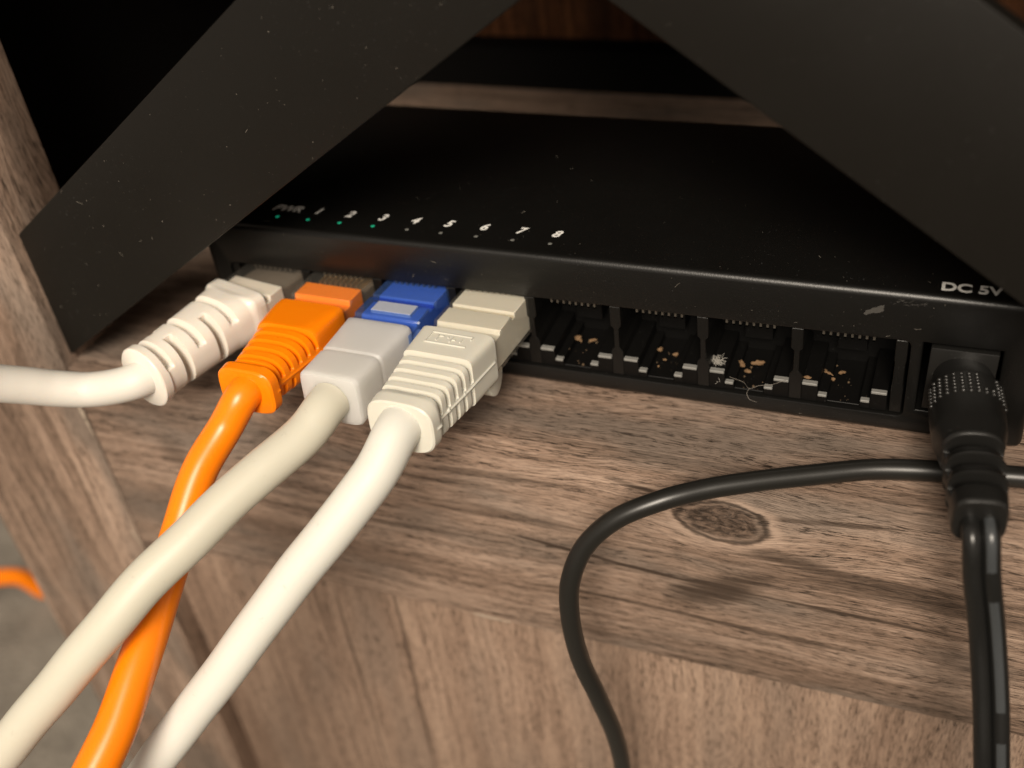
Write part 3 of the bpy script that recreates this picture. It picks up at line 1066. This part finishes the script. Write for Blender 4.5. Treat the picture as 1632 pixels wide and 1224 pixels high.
# ------------------------------------------------------------------ orange cable on the floor behind the post
oc = empty('floor_cable', (-225, 38, -172), 'blurred orange cable on the grey floor beyond the wooden post', 'cable')
pts = [(-330, 10, -168, 2.9), (-262, 20, -160, 2.9), (-235, 30.3, -150.4, 2.9), (-227.1, 37.7, -152.4, 2.9), (-223.3, 41.6, -155.4, 2.9), (-221.7, 43.4, -159.6, 2.9), (-220.1, 45.6, -165.7, 2.9), (-217, 52, -168.9, 2.9), (-205, 66, -169, 2.9)]
tube('jacket', pts, M_ORANGE, oc, 20, 1.2, .02, 21)

# ------------------------------------------------------------------ debris, lint and dust


def crumb(pos, size, stretch, rot, label):
    mb = MB(Matrix.Translation(Vector(pos)) @ Matrix.Rotation(rot, 4, 'Z'))
    k = len(mb.v)
    mb.ball((0, 0, 0), size * .72, 16, 11, stretch)
    for i in range(k, len(mb.v)):
        c = Vector(pos)
        d = mb.v[i] - c
        mb.v[i] = c + d * (1 + .9 * noise.noise(d * 1.7 + c * 3) + .35 * noise.noise(d * 5 + c))
    o = mb.build('crumb', M_CRUMB, None, 0, smooth=50)
    return tag(o, label, 'crumb', 'brown crumbs inside the empty ports')


crumb((4.3, 6.6, 5.4), .72, (1.5, .8, .9), -.5, 'large tan crumb in the empty port next to the ivory plug')
crumb((6.7, 6.8, 5.3), .5, (1.6, .7, .7), .5, 'slim tan crumb right of the large one, first empty port')
crumb((3.1, 3.8, 4.7), .42, (.8, .8, 1.1), .2, 'small orange crumb nearest the front of the first empty port')
crumb((18.4, 6.9, 5.2), .5, (1.3, .9, .8), .6, 'dull brown crumb at the back left of the second empty port')
crumb((21.1, 6.2, 5.1), .5, (1.5, .7, .8), .5, 'tan crumb at the back right of the second empty port')
crumb((19.5, 4.8, 4.8), .42, (1.1, .8, .8), .3, 'pinkish brown crumb in the middle of the second empty port')
crumb((19.1, 3.0, 4.6), .36, (.8, .8, 1.1), 0, 'smallest orange crumb by the slot of the second empty port')
crumb((31.9, 5.8, 5.3), .62, (1.5, .8, .9), -.7, 'dark tan crumb on the left of the third empty port')
crumb((34.4, 6.4, 5.3), .55, (2.3, .8, .8), .25, 'long tan crumb on the right of the third empty port')
crumb((33.2, 4.6, 4.8), .5, (1.3, .8, .7), -.2, 'flat tan crumb lowest in the third empty port')
crumb((45.2, 6.2, 5.3), .62, (1.6, .8, .9), -.4, 'forked brown crumb on the left of the last empty port')
crumb((47.4, 6.7, 5.3), .5, (1.5, .8, .8), .6, 'forked brown crumb on the right of the last empty port')
crumb((46.3, 5.0, 5.0), .45, (1.1, .8, .9), .0, 'brown crumb between the two forked ones, last empty port')
crumb((42.9, 1.6, 7.55), .36, (1.7, .8, .6), .0, 'pale tan crumb on the left ledge of the last empty port')


def fibre(mb, p, d, L, r=.035, curl=.6):
    p, d = Vector(p), Vector(d).normalized()
    ring, prev = [], None
    n = 7
    ax = Vector((random.uniform(-1, 1), random.uniform(-1, 1), random.uniform(-1, 1))).normalized()
    rings = []
    for i in range(n):
        b = d.orthogonal().normalized()
        c = d.cross(b)
        rings.append([p + b * r * math.cos(k * 2.094) + c * r * math.sin(k * 2.094) for k in range(3)])
        p = p + d * (L / n)
        d = (Matrix.Rotation(curl * random.uniform(.2, 1) / n * 2, 3, ax) @ d).normalized()
    mb.rings(rings)


mb = MB()
for k in range(110):
    fibre(mb, (28.9 + random.gauss(0, .45), 2.6 + random.gauss(0, .5), 7.5 + random.gauss(0, .22)), (random.gauss(0, 1), random.gauss(0, .8), random.gauss(0, .5)), random.uniform(.5, 1.6), .028, 2.0)
for k in range(22):
    fibre(mb, (29.5 + random.gauss(0, .15), 1.8 - random.random() * 1.2, 6.5 - random.random() * 1.2), (random.gauss(0, .5), -.6, -.6), random.uniform(.5, 1.3), .025, 1.5)
tag(mb.build('lint_clump', M_LINT, None, 0), 'grey fuzzy lint clump on a ledge of the third empty port', 'lint')

mb = MB()
pp = [(31.0, 1.2, 5.9), (33.4, .6, 5.6), (34.3, -.15, 5.2), (35.8, .0, 5.9), (37.6, .1, 6.3), (39.8, .2, 7.5)]
sm = catmull([(*p, .04) for p in pp], .3)
mb.rings([[c + Vector((0, .045 * math.cos(a * 2.094), .045 * math.sin(a * 2.094))) for a in range(3)] for c, _ in sm])
pp = [(34.4, -.1, 5.3), (34.0, -.2, 4.2), (34.5, -.35, 3.2), (35.6, -.3, 2.8)]
sm = catmull([(*p, .04) for p in pp], .3)
mb.rings([[c + Vector((.04 * math.cos(a * 2.094), .04 * math.sin(a * 2.094), 0)) for a in range(3)] for c, _ in sm])
tag(mb.build('hair', M_HAIR, None, 0), 'fine pale hair strung across the front of the third empty port', 'hair')


def specks(name, label, fn, n, rmin, rmax, fibres=0, flat=(1, 1, 1)):
    mb = MB()
    for k in range(n):
        p = fn()
        r = rmin + (rmax - rmin) * random.random() ** 5
        mb.ball(p, r, 5, 3, flat)
    for k in range(fibres):
        p = fn()
        d = Vector((random.gauss(0, 1) * (flat[0] > .5), random.gauss(0, 1) * (flat[1] > .5), random.gauss(0, 1) * (flat[2] > .5)))
        if d.length > .01:
            fibre(mb, p, d, random.uniform(.4, 1.5), .025, .8)
    return tag(mb.build(name, M_DUST, None, 0), label, 'dust', kind='stuff')


def on_left_bar():
    x = random.uniform(-88, 5)
    a, b = lo(x) + .4, up(x) - .4
    if x < -76:
        b = min(b, 27)
    return (x, -13.33, random.uniform(a, b))


def on_right_bar():
    x = random.uniform(24, 110)
    return (x, -13.03, random.uniform(lo2(x) + .4, up2(x) - .4))


def on_front():
    x = random.uniform(-58, 72)
    z = random.choice([random.uniform(17.8, 24.3)] * 4 + [random.uniform(1.2, 3.5)])
    return (x, -.02, z)


def on_top():
    return (random.uniform(-55, 72), 1.5 + 40 * random.random() ** 1.6, HT + .02)


specks('bar_dust', 'pale dust specks on the left black brace bar', on_left_bar, 240, .025, .10, 12, (1, .3, 1))
specks('bar_dust', 'sparse pale dust specks on the right black brace bar', on_right_bar, 50, .02, .06, 2, (1, .3, 1))
specks('case_dust', 'pale dust specks on the front face of the black switch', on_front, 220, .02, .06, 9, (1, .3, 1))
specks('case_dust', 'pale dust specks on the top face of the black switch', on_top, 420, .02, .065, 10, (1, 1, .3))

mb = MB()
for k in range(4, 8):
    c = (DX[k] + DX[k + 1]) / 2
    for q in range(11):
        x = c + random.gauss(0, 1.3)
        inner = abs(x - c) < 2.0
        z = 4.32 if inner else (5.42 if abs(x - c) < 3.4 else 7.28)
        mb.ball((x, random.uniform(.9, 8.5), z), .05 + .22 * random.random() ** 3, 6, 4, (1, 1.2, .7))
tag(mb.build('grit', M_GRIT, None, 0), 'fine brown grit scattered over the floors of the empty ports', 'grit', kind='stuff')
